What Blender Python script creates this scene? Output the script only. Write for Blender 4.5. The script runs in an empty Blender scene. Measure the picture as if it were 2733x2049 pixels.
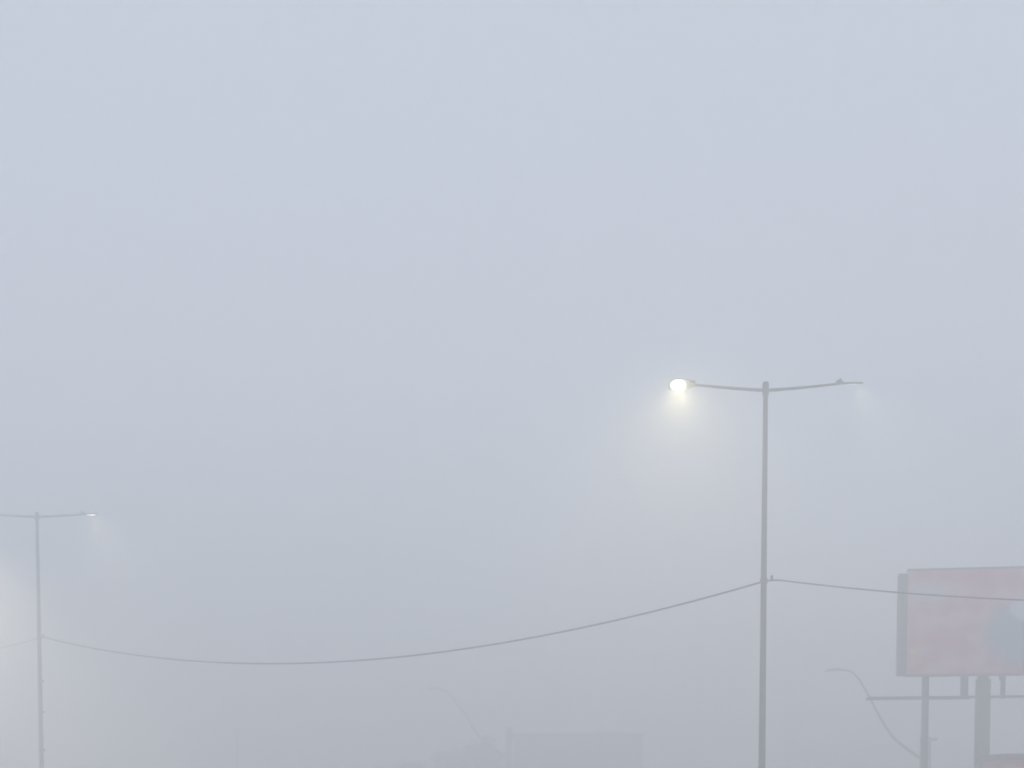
import bpy, bmesh, math, random
from mathutils import Vector, Matrix

random.seed(11)
R = math.radians
scene = bpy.context.scene
COL = scene.collection

# ------------------------------------------------------------------ camera
F, CX = 3708.0, 1366.5               # focal length and centre in photo pixels
PITCH, EYE = R(3.12), 1.6            # slightly downward, the upper part of a taller view
VPP = 2101.0 + F * math.tan(PITCH)
cam_data = bpy.data.cameras.new("camera")
cam = bpy.data.objects.new("camera", cam_data)
COL.objects.link(cam)
cam.location = (0, 0, EYE)
cam.rotation_euler = (R(90) - PITCH, 0, 0)
cam_data.sensor_width = 36
cam_data.lens = F / 2733 * 36
cam_data.shift_y = (VPP - 1024.5) / 2733
cam_data.clip_start, cam_data.clip_end = 0.1, 3000
scene.camera = cam


def at(u, v, Y):
    """world point on the sight line of photo pixel (u, v) at depth Y"""
    x, yu = (u - CX) / F, (VPP - v) / F
    d = Vector((x, math.cos(PITCH) + yu * math.sin(PITCH), -math.sin(PITCH) + yu * math.cos(PITCH)))
    return Vector((0, 0, EYE)) + d * (Y / d.y)


# --------------------------------------------------------------- materials
def material(name, color, rough=0.6, metallic=0.0, vary=0.25, scale=6.0, emit=None, strength=0):
    m = bpy.data.materials.new(name)
    m.use_nodes = True
    nt = m.node_tree
    b = nt.nodes["Principled BSDF"]
    b.inputs["Roughness"].default_value = rough
    b.inputs["Metallic"].default_value = metallic
    tc = nt.nodes.new("ShaderNodeTexCoord")
    nz = nt.nodes.new("ShaderNodeTexNoise")
    nz.inputs["Scale"].default_value = scale
    nz.inputs["Detail"].default_value = 6
    nt.links.new(tc.outputs["Object"], nz.inputs["Vector"])
    rp = nt.nodes.new("ShaderNodeValToRGB")
    rp.color_ramp.elements[0].position, rp.color_ramp.elements[1].position = 0.3, 0.7
    rp.color_ramp.elements[0].color = [c * (1 - vary) for c in color] + [1]
    rp.color_ramp.elements[1].color = [min(1, c * (1 + vary)) for c in color] + [1]
    nt.links.new(nz.outputs["Fac"], rp.inputs["Fac"])
    nt.links.new(rp.outputs["Color"], b.inputs["Base Color"])
    if emit:
        b.inputs["Emission Color"].default_value = (*emit, 1)
        b.inputs["Emission Strength"].default_value = strength
    return m


M_galv = material("galvanised_steel", (0.035, 0.037, 0.041), 0.5, 0.0, 0.2, 9)
M_dark = material("dark_grey_paint", (0.04, 0.044, 0.052), 0.5, 0, 0.25, 5)
M_head = material("lamp_housing_grey", (0.11, 0.115, 0.12), 0.45, 0.1, 0.15, 12)
M_cable = material("black_cable_sheath", (0.03, 0.03, 0.032), 0.6, 0, 0.2, 20)
M_insul = material("dark_porcelain", (0.02, 0.02, 0.026), 0.35, 0, 0.2, 20)
M_conc = material("weathered_concrete", (0.16, 0.165, 0.165), 0.9, 0, 0.3, 3)
M_asphalt = material("asphalt", (0.05, 0.05, 0.052), 0.85, 0, 0.3, 1.5)
M_soil = material("dry_ground", (0.23, 0.228, 0.232), 0.95, 0, 0.35, 0.3)
M_white = material("road_paint", (0.7, 0.7, 0.68), 0.7, 0, 0.2, 4)
M_kerb = material("kerb_concrete", (0.33, 0.33, 0.32), 0.9, 0, 0.2, 4)
M_wall = material("grey_render", (0.13, 0.135, 0.14), 0.9, 0, 0.25, 1.2)
M_roof = material("dark_roof_felt", (0.05, 0.055, 0.06), 0.9, 0, 0.25, 2)
M_glass = material("dark_window_glass", (0.03, 0.035, 0.04), 0.1, 0, 0.1, 2)
M_red = material("red_painted_metal", (0.45, 0.05, 0.06), 0.5, 0, 0.2, 3)
M_redroof = material("dark_red_roof_edge", (0.20, 0.055, 0.055), 0.6, 0, 0.2, 3)
M_ochre = material("ochre_paint", (0.36, 0.22, 0.06), 0.6, 0, 0.2, 5)
M_leaf = material("dull_green_leaves", (0.055, 0.075, 0.045), 0.8, 0, 0.4, 2)
M_bark = material("grey_brown_bark", (0.10, 0.085, 0.07), 0.95, 0, 0.3, 6)
WARM = (1.0, 0.86, 0.50)
M_lens_bright = material("lit_lamp_panel_bright", (0.8, 0.8, 0.75), 0.3, 0, 0.02, 2, (1.0, 0.96, 0.84), 50)
M_lens = material("lit_lamp_panel", (0.8, 0.8, 0.75), 0.3, 0, 0.02, 2, (1.0, 0.95, 0.80), 0.8)
M_lens_far = material("lit_lamp_panel_far", (0.8, 0.8, 0.75), 0.3, 0, 0.02, 2, (1.0, 0.95, 0.84), 4.5)
M_lens_off = material("unlit_lamp_panel", (0.55, 0.55, 0.52), 0.3, 0, 0.05, 2)


def poster_material():
    """faded advertising print: red ground, pale band at upper left, slate figure at lower right"""
    m = bpy.data.materials.new("faded_red_poster")
    m.use_nodes = True
    nt = m.node_tree
    N, L = nt.nodes, nt.links
    b = N["Principled BSDF"]
    b.inputs["Roughness"].default_value = 0.6
    tc = N.new("ShaderNodeTexCoord")
    sp = N.new("ShaderNodeSeparateXYZ")
    L.new(tc.outputs["Object"], sp.inputs[0])
    nz = N.new("ShaderNodeTexNoise")
    nz.inputs["Scale"].default_value = 1.7
    nz.inputs["Detail"].default_value = 8
    L.new(tc.outputs["Object"], nz.inputs["Vector"])

    def math_node(op, a, b_):
        n = N.new("ShaderNodeMath")
        n.operation = op
        for k, x in ((0, a), (1, b_)):
            if isinstance(x, (int, float)):
                n.inputs[k].default_value = x
            else:
                L.new(x, n.inputs[k])
        return n.outputs[0]

    def blob(cx, cz, rx, rz, lo, hi, wob):
        dx = math_node("MULTIPLY", math_node("SUBTRACT", sp.outputs["X"], cx), 1 / rx)
        dz = math_node("MULTIPLY", math_node("SUBTRACT", sp.outputs["Z"], cz), 1 / rz)
        d = math_node("SQRT", math_node("ADD", math_node("MULTIPLY", dx, dx), math_node("MULTIPLY", dz, dz)), 0)
        d = math_node("ADD", d, math_node("MULTIPLY", math_node("SUBTRACT", nz.outputs["Fac"], 0.5), wob))
        mr = N.new("ShaderNodeMapRange")
        mr.inputs["From Min"].default_value, mr.inputs["From Max"].default_value = lo, hi
        mr.inputs["To Min"].default_value, mr.inputs["To Max"].default_value = 1, 0
        L.new(d, mr.inputs["Value"])
        return mr.outputs[0]

    def mix(fac, c1, c2):
        n = N.new("ShaderNodeMix")
        n.data_type = 'RGBA'
        L.new(fac, n.inputs["Factor"])
        for k, x in (("A", c1), ("B", c2)):
            s = [i for i in n.inputs if i.name == k and i.type == 'RGBA'][0]
            if isinstance(x, tuple):
                s.default_value = x
            else:
                L.new(x, s)
        return [o for o in n.outputs if o.type == 'RGBA'][0]

    rp = N.new("ShaderNodeValToRGB")
    rp.color_ramp.elements[0].position, rp.color_ramp.elements[1].position = 0.42, 0.6
    rp.color_ramp.elements[0].color = (0.40, 0.09, 0.14, 1)
    rp.color_ramp.elements[1].color = (0.48, 0.26, 0.29, 1)
    L.new(nz.outputs["Fac"], rp.inputs["Fac"])
    c = mix(blob(0.55, 2.32, 0.80, 0.34, 0.4, 1.3, 0.7), rp.outputs["Color"], (0.40, 0.36, 0.42, 1))
    c = mix(blob(2.95, 1.15, 1.0, 0.95, 0.65, 1.2, 1.5), c, (0.13, 0.20, 0.26, 1))
    c = mix(blob(3.15, 1.80, 0.45, 0.36, 0.7, 1.0, 0.5), c, (0.42, 0.48, 0.55, 1))
    c = mix(blob(0.17, 0.67, 0.14, 0.12, 0.6, 1.1, 0.3), c, (0.45, 0.36, 0.14, 1))
    L.new(c, b.inputs["Base Color"])
    return m


M_poster = poster_material()


# ------------------------------------------------------------ mesh helpers
def obj(name, bm, mat, parent=None, loc=None, smooth=False):
    me = bpy.data.meshes.new(name)
    bmesh.ops.recalc_face_normals(bm, faces=bm.faces[:])
    bm.to_mesh(me)
    bm.free()
    me.materials.append(mat)
    if smooth:
        for p in me.polygons:
            p.use_smooth = True
    o = bpy.data.objects.new(name, me)
    COL.objects.link(o)
    if parent:
        o.parent = parent
    if loc is not None:
        o.location = loc
    return o


def thing(name, label, cat, loc, rz=0, group=None):
    o = bpy.data.objects.new(name, None)
    COL.objects.link(o)
    o.empty_display_size = 0.3
    o.location = loc
    o.rotation_euler = (0, 0, rz)
    o["label"], o["category"] = label, cat
    if group:
        o["group"] = group
    return o


def struct(o):
    o["kind"] = "structure"
    return o


def add_box(bm, lo, hi, bevel=0.0):
    r = bmesh.ops.create_cube(bm, size=1)
    lo, hi = Vector(lo), Vector(hi)
    for v in r["verts"]:
        v.co = Vector([(lo[i] + hi[i]) / 2 + v.co[i] * (hi[i] - lo[i]) for i in range(3)])
    if bevel:
        es = list({e for v in r["verts"] for e in v.link_edges})
        bmesh.ops.bevel(bm, geom=es, offset=bevel, segments=2, affect='EDGES', profile=0.5)


def add_tube(bm, pts, radii, n=12, cap=True):
    pts = [Vector(p) for p in pts]
    if isinstance(radii, (int, float)):
        radii = [radii] * len(pts)
    rings, prev = [], None
    for i, p in enumerate(pts):
        t = (pts[min(i + 1, len(pts) - 1)] - pts[max(i - 1, 0)]).normalized()
        if prev is None:
            ref = Vector((0, 0, 1)) if abs(t.z) < 0.9 else Vector((1, 0, 0))
            a = t.cross(ref).normalized()
        else:
            a = (prev - t * prev.dot(t)).normalized()
        prev = a
        b = t.cross(a)
        rings.append([bm.verts.new(p + (a * math.cos(2 * math.pi * k / n) + b * math.sin(2 * math.pi * k / n)) * radii[i])
                      for k in range(n)])
    for r0, r1 in zip(rings, rings[1:]):
        for k in range(n):
            bm.faces.new((r0[k], r0[(k + 1) % n], r1[(k + 1) % n], r1[k]))
    if cap:
        bm.faces.new(rings[0][::-1])
        bm.faces.new(rings[-1])


def smooth_path(pts, sub=6):
    """Catmull-Rom through the given points"""
    P = [Vector(p) for p in pts]
    P = [2 * P[0] - P[1]] + P + [2 * P[-1] - P[-2]]
    out = []
    for i in range(1, len(P) - 2):
        for k in range(sub):
            t = k / sub
            p0, p1, p2, p3 = P[i - 1:i + 3]
            out.append(0.5 * ((2 * p1) + (p2 - p0) * t + (2 * p0 - 5 * p1 + 4 * p2 - p3) * t * t
                              + (3 * p1 - p0 - 3 * p2 + p3) * t ** 3))
    out.append(P[-2])
    return out


# -------------------------------------------------------------- the ground
def sheet(name, x0, y0, x1, y1, z, mat):
    bm = bmesh.new()
    vs = [bm.verts.new(p) for p in ((x0, y0, z), (x1, y0, z), (x1, y1, z), (x0, y1, z))]
    bm.faces.new(vs)
    return struct(obj(name, bm, mat))


FAR = 380
sheet("ground", -FAR, -FAR, FAR, FAR, 0, M_soil)

PA = at(2033, 2101, 30.0); PA.z = 0
PB = at(112, 2101, 45.5); PB.z = 0
ROADV = (PA - PB).normalized()            # the row of lamps follows the road
NRM = Vector((-ROADV.y, ROADV.x, 0))


def strip(name, centre, half_w, half_l, z0, z1, mat):
    bm = bmesh.new()
    c = [centre + ROADV * (sl * half_l) + NRM * (sw * half_w) for sl, sw in ((-1, -1), (1, -1), (1, 1), (-1, 1))]
    if z1 == z0:
        bm.faces.new([bm.verts.new((p.x, p.y, z0)) for p in c])
    else:
        lo = [bm.verts.new((p.x, p.y, z0)) for p in c]
        hi = [bm.verts.new((p.x, p.y, z1)) for p in c]
        bm.faces.new(hi)
        for k in range(4):
            bm.faces.new((lo[k], lo[(k + 1) % 4], hi[(k + 1) % 4], hi[k]))
    return struct(obj(name, bm, mat))


MID = (PA + PB) / 2
strip("road", MID, 9.5, 170, 0.004, 0.004, M_asphalt)
strip("median_strip", MID, 0.9, 168, 0.004, 0.14, M_kerb)
strip("pavement", MID + NRM * 11.2, 1.6, 170, 0.0, 0.13, M_kerb)
bm = bmesh.new()
for side in (-1, 1):
    for k in range(-20, 21):
        c = MID + NRM * (side * 5.2) + ROADV * (k * 8.0)
        vs = [c + ROADV * (a * 1.5) + NRM * (b * 0.06) for a, b in ((-1, -1), (1, -1), (1, 1), (-1, 1))]
        bm.faces.new([bm.verts.new((p.x, p.y, 0.008)) for p in vs])
struct(obj("lane_markings", bm, M_white))

# ------------------------------------------------------------ street lamps
HEAD_L, HEAD_W = 0.50, 0.30
BASE_Z = 0.14


def head_mesh():
    bm = bmesh.new()
    # thin tapering housing, outline in plan
    outline = [(-0.06, 0.05), (0.02, 0.07), (0.10, 0.13), (0.16, 0.15), (0.42, 0.15), (0.48, 0.12), (0.50, 0.06)]
    pl = outline + [(x, -y) for x, y in reversed(outline)]
    top = [bm.verts.new((x, y * 0.86, 0.026 if x < 0.45 else 0.014)) for x, y in pl]
    mid = [bm.verts.new((x, y, 0.004)) for x, y in pl]
    low = [bm.verts.new((x, y * 0.96, -0.016)) for x, y in pl]
    n = len(pl)
    bm.faces.new(top)
    bm.faces.new(low[::-1])
    for a, b in ((low, mid), (mid, top)):
        for k in range(n):
            bm.faces.new((a[k], a[(k + 1) % n], b[(k + 1) % n], b[k]))
    # driver box and clamp on top near the arm
    add_box(bm, (-0.07, -0.055, 0.022), (0.07, 0.055, 0.065), 0.012)
    add_tube(bm, [(0.02, 0, 0.055), (0.02, 0, 0.105)], [0.035, 0.028], 12)
    return bm


def panel_mesh(depth=1.0):
    bm = bmesh.new()
    n = 32
    rings = []
    for s, z in ((1.0, -0.014), (1.0, -0.030), (0.9, -0.045), (0.65, -0.058), (0.3, -0.064)):
        ring = []
        for k in range(n):
            a = 2 * math.pi * k / n
            c, sn = math.cos(a), math.sin(a)
            ex = 2 / 2.0
            ring.append(bm.verts.new((0.300 + 0.148 * s * math.copysign(abs(c) ** ex, c),
                                      0.115 * s * math.copysign(abs(sn) ** ex, sn), -0.014 + (z + 0.014) * depth)))
        rings.append(ring)
    for a, b in zip(rings, rings[1:]):
        for k in range(n):
            bm.faces.new((a[k], a[(k + 1) % n], b[(k + 1) % n], b[k]))
    bm.faces.new(rings[-1])
    return bm


LAMP_GROUP = "double-arm street lamps joined by the cable"


def street_lamp(base, top_z, arm_z, label, arms, attach_z, bracket, rungs=()):
    """arms: list of (side, end_dx, end_z, tilt, panel material)"""
    t = thing("street_lamp", label, "street lamp", base, 0, LAMP_GROUP)
    bz = base.z
    bm = bmesh.new()
    zs = [0.0, 0.5, 2.0, attach_z - bz, arm_z - bz - 0.12, top_z - bz]
    add_tube(bm, [(0, 0, z) for z in zs], [0.080 - 0.029 * (z / (top_z - bz)) for z in zs], 20)
    pole = obj("pole", bm, M_galv, t, smooth=False)
    for p in pole.data.polygons:
        p.use_smooth = len(p.vertices) == 4
    bm = bmesh.new()
    add_box(bm, (-0.2, -0.2, 0), (0.2, 0.2, 0.03), 0.006)
    for sx in (-1, 1):
        for sy in (-1, 1):
            add_tube(bm, [(sx * .15, sy * .15, 0.03), (sx * .15, sy * .15, 0.08)], 0.016, 6)
    obj("base_plate", bm, M_galv, pole)
    if rungs:
        for z in rungs:
            bm = bmesh.new()
            rr = 0.080 - 0.029 * ((z - bz) / (top_z - bz))
            add_tube(bm, [(0, 0, z - bz - 0.035), (0, 0, z - bz + 0.035)], rr + 0.012, 20)
            add_box(bm, (rr, -0.03, z - bz - 0.03), (rr + 0.06, 0.03, z - bz + 0.03), 0.006)
            obj("band_clamp", bm, M_dark, pole)
    bm = bmesh.new()
    add_tube(bm, [(0, 0, arm_z - bz - 0.11), (0, 0, arm_z - bz - 0.09), (0, 0, top_z - bz - 0.01), (0, 0, top_z - bz + 0.02)],
             [0.066, 0.070, 0.070, 0.045], 20)
    obj("arm_collar", bm, M_galv, t)
    for side, dx, ez, tilt, pm in arms:
        z0, z1 = arm_z - bz, ez - bz
        ln = dx - HEAD_L + 0.02
        pts = []
        for k in range(13):
            s = k / 12
            pts.append((side * (0.05 + (ln - 0.05) * s), 0, z0 + (z1 - z0) * (s ** 1.25)))
        bm = bmesh.new()
        add_tube(bm, pts, [0.036 - 0.010 * (k / 12) for k in range(13)], 12)
        obj("arm", bm, M_galv, t, smooth=True)
        rise = 0.02
        mat = Matrix.Rotation(R(tilt), 4, 'X') @ (Matrix.Rotation(math.pi, 4, 'Z') if side < 0 else Matrix())
        mat = mat @ Matrix.Rotation(-rise, 4, 'Y')
        h = obj("lamp_head", head_mesh(), M_head, t)
        h.matrix_local = Matrix.Translation((side * ln, 0, z1)) @ mat
        obj("light_panel", panel_mesh(1.0 if tilt < -15 else 0.3), pm, h, smooth=True)
    # cable bracket with an upright insulator
    bm = bmesh.new()
    zb = attach_z - bz
    add_tube(bm, [(0, 0, zb - 0.05), (0, 0, zb + 0.05)], 0.082, 20)
    bx = Vector(bracket)
    add_tube(bm, [bx * 0.06 + Vector((0, 0, zb)), bx * 0.34 + Vector((0, 0, zb))], 0.017, 10)
    br = obj("cable_bracket", bm, M_dark, t)
    bm = bmesh.new()
    c = bx * 0.17 + Vector((0, 0, zb + 0.012))
    add_tube(bm, [c, c + Vector((0, 0, .02)), c + Vector((0, 0, .03)), c + Vector((0, 0, .05)), c + Vector((0, 0, .06)),
                  c + Vector((0, 0, .085)), c + Vector((0, 0, .1))], [.02, .03, .02, .036, .022, .032, .012], 14)
    obj("insulator", bm, M_insul, br)
    return t


def zat(v, Y):
    return at(CX, v, Y).z


def beam(name, parent, local, tilt, power, size_deg, blend, color=WARM, radius=0.08, lean=0):
    l = bpy.data.lights.new(name, 'SPOT')
    l.energy, l.spot_size, l.spot_blend, l.color = power, R(size_deg), blend, color
    l.shadow_soft_size = radius
    o = bpy.data.objects.new(name, l)
    COL.objects.link(o)
    o.parent = parent
    o.location = local
    o.rotation_euler = (R(tilt), R(lean), 0)
    return o


PA.z = PB.z = BASE_Z
ZA_T, ZA_ARM, ZA_END, ZA_C = zat(1021, 30), zat(1041, 30), zat(1026, 30), zat(1550, 30)
ZB_T, ZB_ARM, ZB_END, ZB_C = zat(1368, 45.5), zat(1379, 45.5), zat(1373, 45.5), zat(1702, 45.5)
BR = (0.94, -0.34, 0)
lampA = street_lamp(PA, ZA_T, ZA_ARM, "nearest double-arm street lamp, its left head glowing bright white in the fog",
                    [(-1, 2.04, ZA_END, -32, M_lens_bright), (1, 2.04, ZA_END + 0.02, 14, M_lens)], ZA_C, BR)
lampB = street_lamp(PB, ZB_T, ZB_ARM, "fainter distant double-arm street lamp with a small glint on its right arm",
                    [(-1, 1.94, ZB_END, 5, M_lens_far), (1, 1.94, ZB_END, 4, M_lens_far)], ZB_C, BR,
                    rungs=(zat(1818, 45.5), zat(1900, 45.5), zat(2001, 45.5)))
# the rest of the row carries the far ends of the cables
PC = PA + (PA - PB)
PD = PB - (PA - PB)
beam("lamp_beam", lampA, (-1.84, -0.05, ZA_END - BASE_Z - 0.10), -24, 640, 150, 1.0, (1.0, 0.85, 0.44), radius=0.14)
# the bulging diffuser also spills sideways and up round the head
pl = bpy.data.lights.new("lamp_spill", 'POINT')
pl.energy, pl.color, pl.shadow_soft_size = 30, WARM, 0.05
po = bpy.data.objects.new("lamp_spill", pl)
COL.objects.link(po)
po.parent, po.location = lampA, (-1.84, -0.16, ZA_END - BASE_Z - 0.20)
beam("lamp_beam", lampA, (1.92, -0.03, ZA_END - BASE_Z - 0.07), 0, 220, 110, 1.0, lean=-34)
beam("lamp_beam", lampB, (-1.75, -0.03, ZB_END - BASE_Z - 0.10), -8, 400, 120, 1.0, lean=15)
# a lamp just off the left edge, whose glow reaches into the frame
PE = at(-290, 2101, 45.0); PE.z = 0
ZE = zat(1384, 45)
lampE = street_lamp(PE, ZE + .1, ZE, "street lamp just beyond the left edge, its warm glow spreading into the fog",
                    [(-1, 1.94, ZE + .08, 0, M_lens_far), (1, 1.94, ZE + .08, -10, M_lens_bright)], ZE - 4, BR)
beam("lamp_beam", lampE, (1.75, -0.03, ZE - 0.03), -8, 9500, 140, 1.0, (1.0, 0.88, 0.67), 0.3)
beam("lamp_beam", lampB, (1.75, -0.03, ZB_END - BASE_Z - 0.08), 0, 480, 110, 1.0, lean=-30)


# ------------------------------------------------------------------ cables
def cable(p, q, sag, r, label):
    pts = []
    for k in range(49):
        t = k / 48
        s = p.lerp(q, t)
        s.z -= 4 * sag * t * (1 - t)
        pts.append(s - p)
    bm = bmesh.new()
    add_tube(bm, pts, r, 10)
    o = obj("overhead_cable", bm, M_cable, None, p, smooth=True)
    o["label"], o["category"], o["group"] = label, "cable", "overhead cables slung between the street lamps"
    return o


brv = Vector(BR)
endA = PA + brv * 0.33; endA.z = ZA_C
endB = PB + brv * 0.33; endB.z = ZB_C - 0.03
sideA = PA - brv * 0.08; sideA.z = ZA_C - 0.03
sideB = PB - brv * 0.08; sideB.z = ZB_C - 0.03
endC = PC - brv * 0.1; endC.z = ZA_C
endD = PD + brv * 0.1; endD.z = ZB_C
cable(sideA, endB, 1.23, 0.021, "long sagging cable running from the near lamp to the distant left lamp")
cable(endA, endC, 1.30, 0.015, "thin dark cable leaving the near lamp to the right across the billboard")
cable(sideB, endD, 0.6, 0.009, "short faint stretch of cable left of the distant lamp at the photo's edge")


# --------------------------------------------------------------- billboard
YB = 40.0
bl = at(2420, 1801, YB)
yaw = R(-9)
bb = thing("billboard", "large faded red and grey billboard on a thick dark column at the right edge", "billboard",
           (bl.x, bl.y, 0), yaw)
S = F / YB                                   # pixels per metre there
Z0, Z1 = zat(1801, YB), zat(1524, YB)
W = 6.6
bm = bmesh.new()
add_box(bm, (0, 0, 0), (W, 0.05, Z1 - Z0), 0.008)
face = obj("poster_panel", bm, M_poster, bb, (0, -0.09, Z0))
bm = bmesh.new()
for zz in (Z0 - 0.05, Z1 - 0.01):
    add_box(bm, (-0.02, -0.11, zz), (W + 0.02, 0.16, zz + 0.06), 0.008)
obj("panel_edging", bm, M_dark, bb)
bm = bmesh.new()
add_box(bm, (-0.265, -0.05, Z0 - 0.02), (-0.004, 0.30, Z1 - 0.07), 0.01)
for k in range(7):
    zz = Z0 + 0.2 + k * (Z1 - Z0 - 0.5) / 6
    add_box(bm, (-0.28, -0.07, zz), (0.0, -0.052, zz + 0.05))
obj("side_frame", bm, M_dark, bb)
bm = bmesh.new()
for k in range(8):
    x = 0.3 + k * (W - 0.6) / 7
    add_box(bm, (x - 0.05, -0.035, Z0 + 0.05), (x + 0.05, 0.10, Z1 - 0.05))
for z in (0.5, 1.5, 2.6):
    add_box(bm, (0.0, 0.103, Z0 + z), (W, 0.20, Z0 + z + 0.12))
obj("back_framing", bm, M_dark, bb)
# thick columns standing behind the panel
for x in (2618 - 2420, 2618 - 2420 + 250):
    x = x / S * 1.02
    bm = bmesh.new()
    add_tube(bm, [(x, 0.42, 0), (x, 0.42, Z0 - 0.12), (x, 0.42, Z0 - 0.12), (x, 0.42, Z1 - 0.5)], [0.218, 0.212, 0.16, 0.16], 24)
    obj("column", bm, M_dark, bb, smooth=False)
xp = (2473 - 2420) / S
bm = bmesh.new()
add_tube(bm, [(xp, 0.36, 0), (xp, 0.36, Z1 - 0.6)], [0.105, 0.10], 16)
obj("slim_post", bm, M_dark, bb)
zc = zat(1866, YB)
bm = bmesh.new()
add_box(bm, (-1.15, -0.34, zc - 0.035), (1.72, -0.30, zc + 0.04))
add_box(bm, (1.72, -0.34, zc - 0.005), (W, -0.30, zc + 0.055))
add_box(bm, (-1.15, -0.85, zc - 0.03), (W, -0.81, zc + 0.03))
for k in range(26):
    x = -1.1 + k * (W + 1.1) / 25.5
    add_box(bm, (x, -0.808, zc - 0.02), (x + 0.05, -0.345, zc + 0.02))
obj("catwalk", bm, M_dark, bb)
for xx, w in ((2564, 0.10), (2661, 0.06), (2731, 0.06), (2800, 0.06)):
    x = (xx - 2420) / S
    bm = bmesh.new()
    add_box(bm, (x - w, -0.30, zc - 0.02), (x + w, -0.20, Z0 - 0.05))
    add_box(bm, (x - w * .5, -0.20, Z0 - 0.17), (x + w * .5, 0.2, Z0 - 0.055))
    obj("hanger", bm, M_dark, bb)


# ------------------------------------------------- gooseneck lamps on posts
def gooseneck(path, Y, post_u, post_v, post_r, label, cross):
    base = at(post_u, 2101, Y)
    base.z = 0
    t = thing("gooseneck_lamp", label, "street lamp", base, 0, "curved-arm lamps on thick posts")
    top = zat(post_v, Y)
    bm = bmesh.new()
    add_tube(bm, [(0, 0, 0), (0, 0, top * 0.6), (0, 0, top - 0.02), (0, 0, top)],
             [post_r * 1.08, post_r * 1.02, post_r, post_r * 0.8], 20)
    post = obj("post", bm, M_conc, t)
    if cross:
        bm = bmesh.new()
        add_box(bm, (-post_r - .08, -post_r - 0.06, top - 0.16), (post_r + 0.16, -post_r - 0.002, top - 0.06), 0.008)
        obj("cross_bar", bm, M_dark, post)
    pts = [at(u, v, Y - 0.05) - base for u, v in path]
    pts = smooth_path(pts, 5)
    bm = bmesh.new()
    n = len(pts)
    add_tube(bm, pts, [0.032 + 0.03 * (k / (n - 1)) for k in range(n)], 12)
    obj("curved_arm", bm, M_galv, t, smooth=True)
    tip = pts[0]
    bm = bmesh.new()
    add_tube(bm, [tip + Vector((0.18, 0, 0.02)), tip + Vector((0.05, 0, 0.03)), tip + Vector((-0.25, 0, 0.0)), tip + Vector((-0.45, 0, -0.05))],
             [0.036, 0.045, 0.048, 0.02], 14)
    hd = obj("lamp_head", bm, M_head, t, smooth=True)
    bm = bmesh.new()
    add_tube(bm, [tip + Vector((0.0, 0, -0.035)), tip + Vector((-0.15, 0, -0.045)), tip + Vector((-0.35, 0, -0.05))], [0.02, 0.03, 0.014], 12)
    obj("light_panel", bm, M_lens_off, hd, smooth=True)
    return t


gooseneck([(2233, 1788), (2265, 1790), (2287, 1806), (2305, 1833), (2323, 1865), (2342, 1902), (2363, 1938), (2386, 1970),
           (2417, 1996), (2453, 2021), (2470, 2032)], 54.0, 2468, 1966, 0.215,
          "curved-arm lamp on a short thick post below the billboard's left end", True)
gooseneck([(1160, 1838), (1180, 1841), (1202, 1854), (1219, 1877), (1240, 1905), (1256, 1930), (1270, 1954), (1291, 1978),
           (1320, 2000), (1350, 2018)], 79.0, 1358, 1940, 0.18,
          "barely visible curved-arm lamp post in front of the low grey building", False)

# far thin post, nearly lost in the fog
far = at(634, 2101, 90); far.z = 0
t = thing("lamp_post", "thin ghostly post nearly lost in the fog at the lower left", "post", far)
bm = bmesh.new()
zt = zat(1943, 90)
add_tube(bm, [(0, 0, 0), (0, 0, zt - 0.25)], [0.085, 0.06], 14)
obj("pole", bm, M_dark, t)
bm = bmesh.new()
add_tube(bm, [(0, 0, zt - .25), (0, 0, zt - .2), (0, 0, zt - .05), (0, 0, zt)], [.06, .12, .17, .05], 14)
obj("lantern", bm, M_dark, t)

# ------------------------------------------------------- low grey building
YH = 84.0
hl, hr = at(1370, 2101, YH), at(1716, 2101, YH)
hw = hr.x - hl.x
hz = zat(1957, YH)
b = thing("low_building", "low flat-roofed grey building fading into fog at the bottom centre", "building", (hl.x, hl.y, 0))
bm = bmesh.new()
add_box(bm, (0, 0, 0), (hw - 0.05, 5.5, hz - 0.16))
wall = obj("wall", bm, M_wall, b)
bm = bmesh.new()
add_box(bm, (-0.1, -0.12, hz - 0.158), (hw + 0.02, 5.6, hz), 0.015)
add_box(bm, (hw * 0.62, 0.6, hz + 0.002), (hw * 0.86, 1.6, hz + 0.10), 0.01)
obj("roof", bm, M_roof, b)
bm = bmesh.new()
add_box(bm, (hw * .55, -0.05, 0.0), (hw * .55 + 0.95, -0.003, 2.1), 0.005)
d = obj("door", bm, M_dark, b)
bm = bmesh.new()
add_tube(bm, [(hw * .55 + .82, -0.09, 1.0), (hw * .55 + .82, -0.09, 1.12)], .014, 8)
obj("handle", bm, M_galv, d)
for x in (0.5, 2.0, hw - 1.5):
    bm = bmesh.new()
    add_box(bm, (x, -0.04, 1.1), (x + 1.0, -0.003, 1.18))
    add_box(bm, (x, -0.04, 2.22), (x + 1.0, -0.003, 2.3))
    add_box(bm, (x, -0.04, 1.182), (x + .07, -0.003, 2.218))
    add_box(bm, (x + .93, -0.04, 1.182), (x + 1.0, -0.003, 2.218))
    w = obj("window", bm, M_kerb, b)
    bm = bmesh.new()
    add_box(bm, (x + .072, -0.02, 1.182), (x + .928, -0.004, 2.218))
    obj("pane", bm, M_glass, w)


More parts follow.
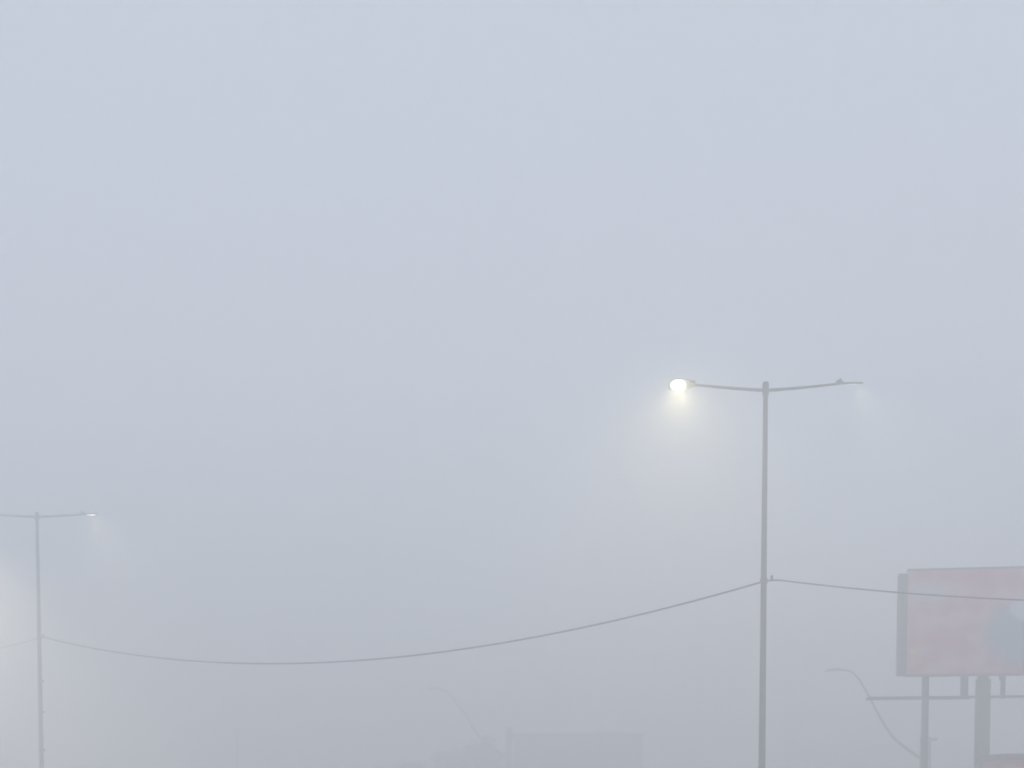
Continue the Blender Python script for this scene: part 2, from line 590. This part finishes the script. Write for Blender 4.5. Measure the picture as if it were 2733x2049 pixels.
# ------------------------------------------------- trees beside the building
def tree(u, v, Y, rx, rz, label, n):
    base = at(u, 2101, Y); base.z = 0
    t = thing("tree", label, "tree", base, 0, "dim trees left of the low building")
    top = zat(v, Y)
    cz = top - rz
    bm = bmesh.new()
    add_tube(bm, [(0, 0, 0), (0.05, 0, 0.5), (-0.03, 0.02, cz * 0.7), (0.04, 0, cz)], [0.14, 0.11, 0.09, 0.05], 10)
    for k in range(7):
        a = k * 2.4
        s = 0.45 + 0.07 * k
        add_tube(bm, [(0, 0, cz * s), (math.cos(a) * rx * .35, math.sin(a) * rx * .35, cz * s + rz * .35),
                      (math.cos(a) * rx * .7, math.sin(a) * rx * .7, cz + rz * (.1 + .1 * (k % 3)))], [.05, .035, .012], 6)
    obj("trunk", bm, M_bark, t)
    bm = bmesh.new()
    clumps = []
    for _ in range(26):
        a, e, q = random.uniform(0, 6.283), random.uniform(-.7, 1.35), random.uniform(.35, .85)
        clumps.append(Vector((rx * q * math.cos(a) * math.cos(e), rx * q * math.sin(a) * math.cos(e), cz + rz * q * math.sin(e))))
    for _ in range(n):
        c = random.choice(clumps) + Vector([random.gauss(0, .16) * s for s in (rx, rx, rz)])
        u1 = Vector([random.gauss(0, 1) for _ in range(3)]).normalized()
        u2 = u1.cross(Vector([random.gauss(0, 1) for _ in range(3)])).normalized()
        s = random.uniform(.05, .11)
        bm.faces.new([bm.verts.new(c + u1 * s * p + u2 * s * .5 * q) for p, q in ((-1, 0), (0, -1), (1, 0), (0, 1))])
    obj("crown", bm, M_leaf, t)


tree(1290, 1966, 84.5, 1.35, 1.25, "taller dim tree touching the left end of the low building", 3200)
tree(1200, 1998, 84.0, 1.25, 1.0, "mid-height dim tree between two others left of the building", 2600)
tree(1105, 2026, 83.5, 1.2, 0.9, "lowest and leftmost of the dim trees by the building", 2200)

# ---------------------------------------------------------------- red kiosk
YK = 36.0
kl = at(2675, 2101, YK)
kz = zat(2011, YK)
k = thing("kiosk", "small red kiosk with a dark roof edge at the bottom right corner", "kiosk", (kl.x, kl.y, 0), R(-6))
bm = bmesh.new()
add_box(bm, (0, 0, 0), (3.4, 2.2, kz - 0.162), 0.01)
kw = obj("wall", bm, M_red, k)
bm = bmesh.new()
add_box(bm, (-0.07, -0.12, kz - 0.16), (3.5, 2.3, kz), 0.015)
obj("roof", bm, M_redroof, k)
bm = bmesh.new()
add_box(bm, (0.05, -0.03, kz - 0.52), (0.30, -0.003, kz - 0.25), 0.005)
obj("ochre_plate", bm, M_ochre, k)
bm = bmesh.new()
add_box(bm, (0.6, -0.02, 1.05), (2.8, -0.003, 2.0), 0.004)
sh = obj("shutter", bm, M_dark, k)
bm = bmesh.new()
add_box(bm, (0.5, -0.35, 0.96), (2.9, -0.003, 1.02), 0.005)
obj("counter", bm, M_dark, k)

# --------------------------------------------------------------------- fog
FOG_DENSITY = 0.0385
TOP = max(ZA_T, ZB_T) + 1.2
bm = bmesh.new()
add_box(bm, (-FAR - 4, -FAR - 4, -1.0), (FAR + 4, FAR + 4, TOP))
hm = bpy.data.materials.new("fog_air")
hm.use_nodes = True
nt = hm.node_tree
nt.nodes.clear()
out = nt.nodes.new("ShaderNodeOutputMaterial")
pv = nt.nodes.new("ShaderNodeVolumePrincipled")
pv.inputs["Color"].default_value = (0.928, 0.939, 0.948, 1)
pv.inputs["Density"].default_value = FOG_DENSITY
pv.inputs["Anisotropy"].default_value = 0.35
nt.links.new(pv.outputs[0], out.inputs["Volume"])
haze = obj("haze", bm, hm)
haze["kind"] = "stuff"
haze["label"], haze["category"] = "dense pale grey fog filling the whole place", "fog"

# --------------------------------------------------------------- daylight
SUN_EL, SUN_ROT = R(48), R(160)
world = bpy.data.worlds.new("World")
scene.world = world
world.use_nodes = True
nt = world.node_tree
nt.nodes.clear()
sky = nt.nodes.new("ShaderNodeTexSky")
sky.sky_type = 'NISHITA'
sky.sun_disc = False
sky.sun_elevation, sky.sun_rotation = SUN_EL, SUN_ROT
sky.dust_density = 6
sky.air_density = 1.0
hs = nt.nodes.new("ShaderNodeHueSaturation")
hs.inputs["Saturation"].default_value = 0.35
nt.links.new(sky.outputs[0], hs.inputs["Color"])
mx = nt.nodes.new("ShaderNodeMix")
mx.data_type = 'RGBA'
mx.inputs["Factor"].default_value = 0.6
nt.links.new(hs.outputs[0], mx.inputs[6])
mx.inputs[7].default_value = (5.75, 6.35, 7.5, 1)       # even cloud cover over the fog
bg = nt.nodes.new("ShaderNodeBackground")
bg.inputs["Strength"].default_value = 0.15
nt.links.new(mx.outputs[2], bg.inputs["Color"])
wo = nt.nodes.new("ShaderNodeOutputWorld")
nt.links.new(bg.outputs[0], wo.inputs["Surface"])

sl = bpy.data.lights.new("sun", 'SUN')
sl.energy, sl.angle, sl.color = 0.8, R(40), (1.0, 0.97, 0.92)
so = bpy.data.objects.new("sun", sl)
COL.objects.link(so)
so.location = (0, -20, 60)
dirv = Vector((math.sin(SUN_ROT) * math.cos(SUN_EL), math.cos(SUN_ROT) * math.cos(SUN_EL), math.sin(SUN_EL)))
so.rotation_euler = dirv.to_track_quat('Z', 'Y').to_euler()

# --------------------------------------------------------------- rendering
scene.render.engine = 'CYCLES'
c = scene.cycles
c.use_denoising = True
c.filter_width = 1.7
c.max_bounces = 10
c.volume_bounces = 6
c.diffuse_bounces = 3
c.use_adaptive_sampling = False
vs = scene.view_settings
vs.view_transform, vs.look, vs.gamma, vs.use_curve_mapping = 'Standard', 'None', 1.0, False
vs.exposure = -0.07
